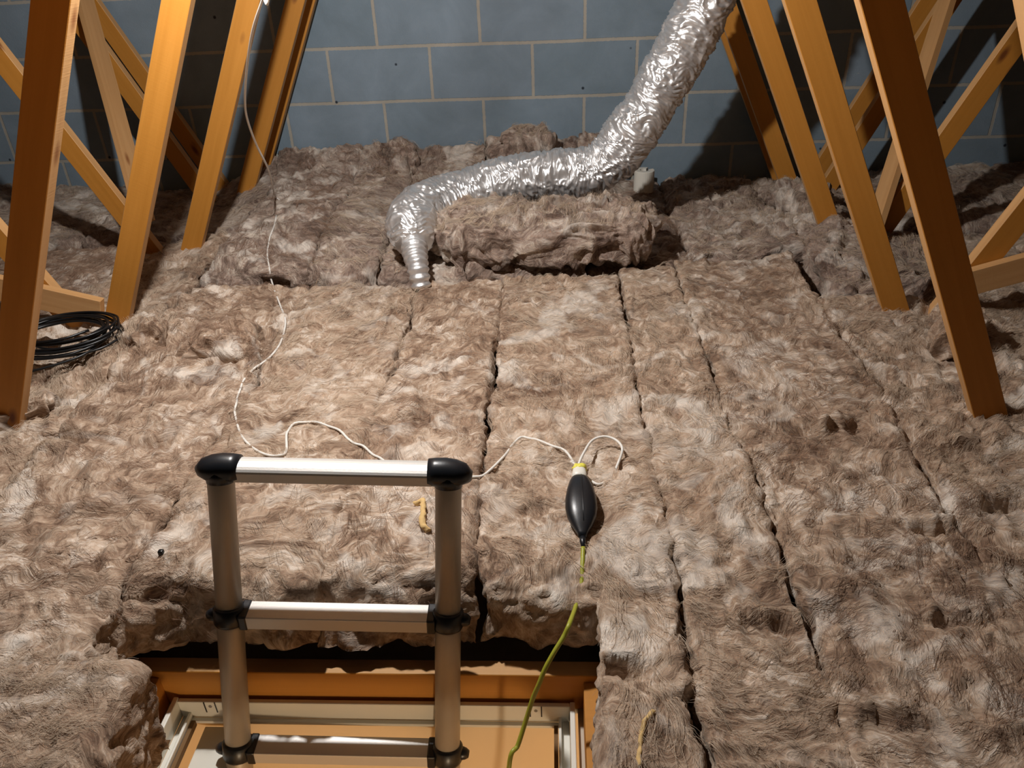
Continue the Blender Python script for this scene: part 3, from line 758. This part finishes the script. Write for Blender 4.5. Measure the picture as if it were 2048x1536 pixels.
e = p1[-1]
lp = [tuple(e+np.array([-.01, .01, .001])), tuple(e), tuple(onwool(1166, 952, .008)), tuple(onwool(1182, 966, .006)), tuple(onwool(1200, 970, .002)), tuple(onwool(1222, 952, -.004)), tuple(onwool(1236, 935, .012)), tuple(onwool(1244, 914, .022)),
      tuple(onwool(1232, 899, .026)), tuple(onwool(1208, 894, .030)), tuple(onwool(1184, 905, .034)), tuple(onwool(1168, 930, .036)), tuple(conn_top+np.array([0, .015, .004])), tuple(conn_top)]
cable('looped_end', lp, .0031, 'cable', wc)

# black in-line connector with white nose and yellow tape
cn = empty('cable_connector', tuple(conn_top), 'black teardrop cable connector with white nose and yellow tape, lying on the wool', 'connector')
cb = onwool(1166, 1098, .006); cm = onwool(1156, 1035, .020)
ax = np.array([conn_top, conn_top*.86+cm*.14+np.array([0, 0, .0]), cm, cb])
def ovalsweep(path, ra, rb, n=28):
    P = np.array(path); T_ = np.gradient(P, axis=0); T_ /= np.linalg.norm(T_, axis=1)[:, None]
    V = []; F = []
    for i in range(len(P)):
        s = np.cross(T_[i], [0, 0, 1.]); s /= np.linalg.norm(s); u = np.cross(s, T_[i])
        for j in range(n):
            a = 2*math.pi*j/n
            c_, s_ = math.cos(a), math.sin(a)
            c_ = math.copysign(abs(c_)**.8, c_); s_ = math.copysign(abs(s_)**.8, s_)
            V.append(P[i]+s*c_*ra[i]+u*s_*rb[i])
    for i in range(len(P)-1):
        for j in range(n):
            k = (j+1) % n; F.append((i*n+j, i*n+k, (i+1)*n+k, (i+1)*n+j))
    F.append(tuple(range(n-1, -1, -1))); F.append(tuple((len(P)-1)*n+j for j in range(n)))
    return V, F
dirv = cb-conn_top; Lc = np.linalg.norm(dirv)
bodyp = [conn_top+dirv*t+np.array([0, 0, .010*math.sin(math.pi*t)]) for t in (.16, .18, .24, .34, .46, .58, .68, .78, .86, .90)]
ra = [.016, .0190, .0235, .0285, .0325, .0330, .0295, .0205, .0105, .0080]; rb = [.013, .0155, .0185, .0205, .0220, .0210, .0185, .0130, .0085, .007]
V, F = ovalsweep(bodyp, ra, rb); link('connector_body', mesh('connector_body', V, F), M['rubber'], cn, smooth=True)
# moulded seam ridge and collar
V, F = sweep([p+np.array([0.003, 0, b2+.0004]) for p, b2 in zip(bodyp[1:8], rb[1:8])], [.0011]*7, 6)
link('seam_ridge', mesh('seam_ridge', V, F), M['rubber'], cn, smooth=True)
nose = [conn_top+dirv*t+np.array([0, 0, .006*t]) for t in (.0, .02, .08, .155)]
V, F = ovalsweep(nose, [.012, .0145, .0160, .0172], [.010, .012, .0130, .0140]); link('white_nose', mesh('white_nose', V, F), M['white_plastic'], cn, smooth=True)
V, F = ovalsweep([conn_top+dirv*t for t in (-.04, -.03, -.005, .02)], [.010, .0150, .0160, .0135], [.009, .0125, .013, .012], 22)
V = np.array(V); V += .003*np.stack([vnoise(V*150, 1), vnoise(V*150, 2), vnoise(V*150, 3)], 1)
link('yellow_tape', mesh('yellow_tape', V, F), M['yellow'], cn, smooth=True)
V, F = sweep([bodyp[-1], bodyp[-1]+dirv*.05, bodyp[-1]+dirv*.13], [.0065, .0065, .003], 12)
link('cable_gland', mesh('cable_gland', V, F), M['steel'] if False else M['rubber'], cn, smooth=True)

# green-yellow cable from the connector down through the hatch
e0 = bodyp[-1]+dirv*.12
g = [tuple(e0), tuple(onwool(1165, 1130, -.002)), tuple(onwool(1163, 1165, -.003)), tuple(onwool(1152, 1210, -.002)), tuple(atY(1140, 1245, .975)), tuple(atY(1128, 1272, .955)), tuple(atY(1108, 1305, .935)),
     tuple(atY(1090, 1338, .92)), tuple(atY(1078, 1368, .91)), tuple(atY(1066, 1396, .905)), tuple(atY(1052, 1440, .89)), tuple(atY(1036, 1490, .865)), tuple(atY(1018, 1536, .84)), (-.10, .78, -1.55), (-.16, .70, -1.9), (-.2, .55, -2.6), (-.25, .4, -3.3), (-.2, .3, -3.74)]
o = cable('green_yellow_cable', g, .0044, 'yg_cable')
tag(o, 'green and yellow cable running from the connector down through the hatch', 'cable')

# black cable coil by the second left post
co = empty('cable_coil', (-1.40, 1.98, -1.02), 'coil of black cable lying at the foot of the left-hand posts', 'cable coil')
cz = max([drop(-1.40+.13*math.cos(a), 1.97+.12*math.sin(a))[0] or -1.05 for a in np.linspace(0, 6.28, 12)])
rngc = random.Random(3)
for k in range(3):
    path = []
    turns = 4
    for i in range(turns*26):
        a = 2*math.pi*i/26
        rx = .150+rngc.uniform(-.004, .004)+.014*math.sin(k*2+i/26*1.7)-.010*k; ry = .118+.012*math.cos(k+i/26*2.1)-.010*k
        path.append((-1.435+.010*math.sin(i/26*2.3+k)+rx*math.cos(a), 1.975+.012*math.cos(i/26*1.3+k*2)+ry*math.sin(a), cz+.004+.007*(i/26)/1.2+.010*k+.004*math.sin(a*1+k)))
    V, F = sweep(spline(path, 2), .0036, 8); link('cable_loops', mesh('cable_loops', V, F), M['black_cable'], co, smooth=True)
# loose tail
tl = [(-1.30, 1.95, cz+.012), (-1.33, 1.87, cz+.006), (-1.42, 1.80, cz+.002), (-1.53, 1.76, cz-.002), (-1.62, 1.75, cz-.01)]
V, F = sweep(spline(tl, 8), .0036, 8); link('cable_tail', mesh('cable_tail', V, F), M['black_cable'], co, smooth=True)
tl = [(-1.29, 1.97, cz+.018), (-1.36, 1.91, cz+.014), (-1.45, 1.905, cz+.012), (-1.53, 1.95, cz+.014), (-1.58, 2.0, cz+.02)]
V, F = sweep(spline(tl, 8), .0036, 8); link('cable_tail', mesh('cable_tail', V, F), M['black_cable'], co, smooth=True)
# cable tie
V, F = sweep([(-1.27+.014*math.cos(a), 1.975, cz+.022+.022*math.sin(a)) for a in np.linspace(0, 6.28, 20)], .002, 6)
link('cable_tie', mesh('cable_tie', V, F), M['rubber'], co)

# ------------------------------------------------------------------ telescopic ladder
ld = empty('telescopic_ladder', (-.40, .45, -3.75), 'aluminium telescopic ladder with black joints standing in the loft hatch', 'ladder')
def pt(px, py, wd, sep):
    return ray(px, py)*(FPX*wd/sep)
WL = .408
topL, topR = pt(440, 935, WL, 457), pt(897, 945, WL, 457)
r2 = (pt(468, 1236, WL, 437)+pt(905, 1246, WL, 437))/2; r1 = (topL+topR)/2
sidev = (topR-topL); sidev /= np.linalg.norm(sidev)
dn = r2-r1; r3 = (pt(506, 1500, WL, 408)+pt(913, 1502, WL, 408))/2
dn = (r3-r1)/2*.45+dn*.55; dn -= sidev*np.dot(dn, sidev); pitch = .288; dn = dn/np.linalg.norm(dn)+np.array([0, -.02, 0]); dn /= np.linalg.norm(dn)
outv = np.cross(dn, sidev); outv /= np.linalg.norm(outv)     # normal of the ladder plane
if outv[1] > 0: outv = -outv                                   # towards the climber
up_ = -dn
def LP(s, d, o_=0):          # s across, d down, o_ out
    return r1+sidev*s+dn*d+outv*o_
def frame_mesh(name, prof_pts, s0, s1, d, mat, nm, tilt=0.0, bev=.0015):
    """extrude a profile (out, up) along the rung between s0 and s1. world-horizontal treads"""
    V, F = [], []; n = len(prof_pts)
    hz = np.cross(sidev, [0, 0, 1.]); hz /= np.linalg.norm(hz)
    if hz[1] > 0: hz = -hz
    vz = np.cross(hz, sidev); vz = vz if vz[2] > 0 else -vz
    c0 = LP(0, d)
    for s in (s0, s1):
        for a, b_ in prof_pts: V.append(c0+sidev*s+hz*a+vz*b_)
    for i in range(n):
        j = (i+1) % n; F.append((i, j, n+j, n+i))
    F.append(tuple(range(n-1, -1, -1))); F.append(tuple(n+i for i in range(n)))
    o = link(nm, mesh(name, V, F), mat, ld)
    import bmesh
    bm = bmesh.new(); bm.from_mesh(o.data); bmesh.ops.recalc_face_normals(bm, faces=bm.faces); bm.to_mesh(o.data); bm.free()
    bevel_obj(o, bev, 2); return o
nr = 10; HW = WL/2
Rt = .0238
def dprof(w_, h, n=10):
    pts = []
    for i in range(n+1):
        a = math.pi*i/n; pts.append((w_*math.cos(a), h*math.sin(a)*.55+.004))
    return pts+[(-w_*.95, -h*.75), (-w_*.4, -h), (w_*.4, -h), (w_*.95, -h*.75)]
total = (3.75-(-r1[2]))/abs(dn[2])
for k in range(nr):
    d = k*pitch
    if r1[2]+dn[2]*d < -3.70: break
    rt_ = Rt+.0006*k
    if k == 0:
        frame_mesh('rung', dprof(.0235, .021), -HW+.028, HW-.028, 0, M['alu'], 'rung')
    else:
        frame_mesh('rung', [(-.021, .013), (.021, .013), (.0215, .010), (.0215, -.016), (-.0215, -.016), (-.0215, .010)], -HW+.034, HW-.034, d, M['alu'], 'rung', bev=.001)
    # stiles below this rung
    for s in (-1, 1):
        d0 = d+.004; d1 = min((k+1)*pitch-.004, total-.02)
        if d1 > d0:
            V, F = sweep([LP(s*HW, d0), LP(s*HW, d0+.02), LP(s*HW, d1)], [rt_]*3, 32)
            link('stile_section', mesh('stile_section', V, F), M['tube'], ld, smooth=True)
        if k == 0:
            # rubber elbow cap: bulbous corner from the rung over the stile
            path = [LP(s*(HW-.036), 0), LP(s*(HW-.022), 0), LP(s*(HW-.006), .000), LP(s*(HW+.010), .002), LP(s*(HW+.024), .005), LP(s*(HW+.033), .010), LP(s*(HW+.037), .016)]
            V, F = sweep(path, [.0245, .0262, .0268, .0262, .0235, .0165, .006], 28)
            link('end_cap', mesh('end_cap', V, F), M['rubber'], ld, smooth=True)
            V, F = sweep([LP(s*HW, .0), LP(s*HW, .012), LP(s*HW, .026)], [.0262, .0262, .0250], 28)
            link('cap_skirt', mesh('cap_skirt', V, F), M['rubber'], ld, smooth=True)
        else:
            V, F = sweep([LP(s*HW, d-.018), LP(s*HW, d-.014), LP(s*HW, d+.012), LP(s*HW, d+.018)], [rt_+.002, rt_+.005, rt_+.005, rt_+.0025], 28)
            link('joint_collar', mesh('joint_collar', V, F), M['rubber'], ld, smooth=True)
            frame_mesh('collar_bracket', [(-.023, .0155), (.023, .0155), (.023, -.019), (-.023, -.019)], s*(HW-.022), s*(HW-.038), d, M['rubber'], 'collar_bracket', bev=.003)
            V, F = sweep([LP(s*(HW+.018), d+.0), LP(s*(HW+.036), d+.002), LP(s*(HW+.042), d+.003)], [.016, .011, .007], 16)
            link('release_catch', mesh('release_catch', V, F), M['rubber'], ld, smooth=True)
for s in (-1, 1):
    V, F = sweep([LP(s*HW, total-.07), LP(s*HW, total-.002)], [.032, .034], 24)
    link('foot', mesh('foot', V, F), M['rubber'], ld, smooth=True)

# ------------------------------------------------------------------ small things
yp = [onwool(830, 1012, .004), onwool(845, 1008, .009), onwool(848, 1030, .009), onwool(845, 1052, .007), onwool(858, 1066, .004)]
V, F = sweep(spline(yp, 10), .006, 10); V = np.array(V); V += .003*np.stack([vnoise(V*120, 1), vnoise(V*120, 2), vnoise(V*120, 3)], 1)
o = link('yellow_scrap', mesh('yellow_scrap', V, F), M['yfibre'], smooth=True)
tag(o, 'small yellowish crumbled scrap on the wool seen through the ladder', 'scrap')
yp = [onwool(1306, 1424, .003), onwool(1290, 1446, .004), onwool(1282, 1480, .004), onwool(1278, 1515, .003), onwool(1280, 1534, .002)]
V, F = sweep(spline(yp, 10), .0035, 8); V = np.array(V); V += .002*np.stack([vnoise(V*120, 1), vnoise(V*120, 2), vnoise(V*120, 3)], 1)
o = link('yellow_strand', mesh('yellow_strand', V, F), M['yfibre'], smooth=True)
tag(o, 'pale yellow strand on the wool near the bottom frame edge', 'scrap')
p = onwool(323, 1108, .004)
lump((p[0], p[1], p[2]), (.006, .006, .006), 0, 'small dark pellet on the wool left of the ladder', 5, cat='debris', res=12, mat='wool_old', name='dark_pellet')
bpy.data.objects[[o.name for o in bpy.data.objects if o.name.startswith('dark_pellet')][0]].data.materials[0] = M['black_cable']
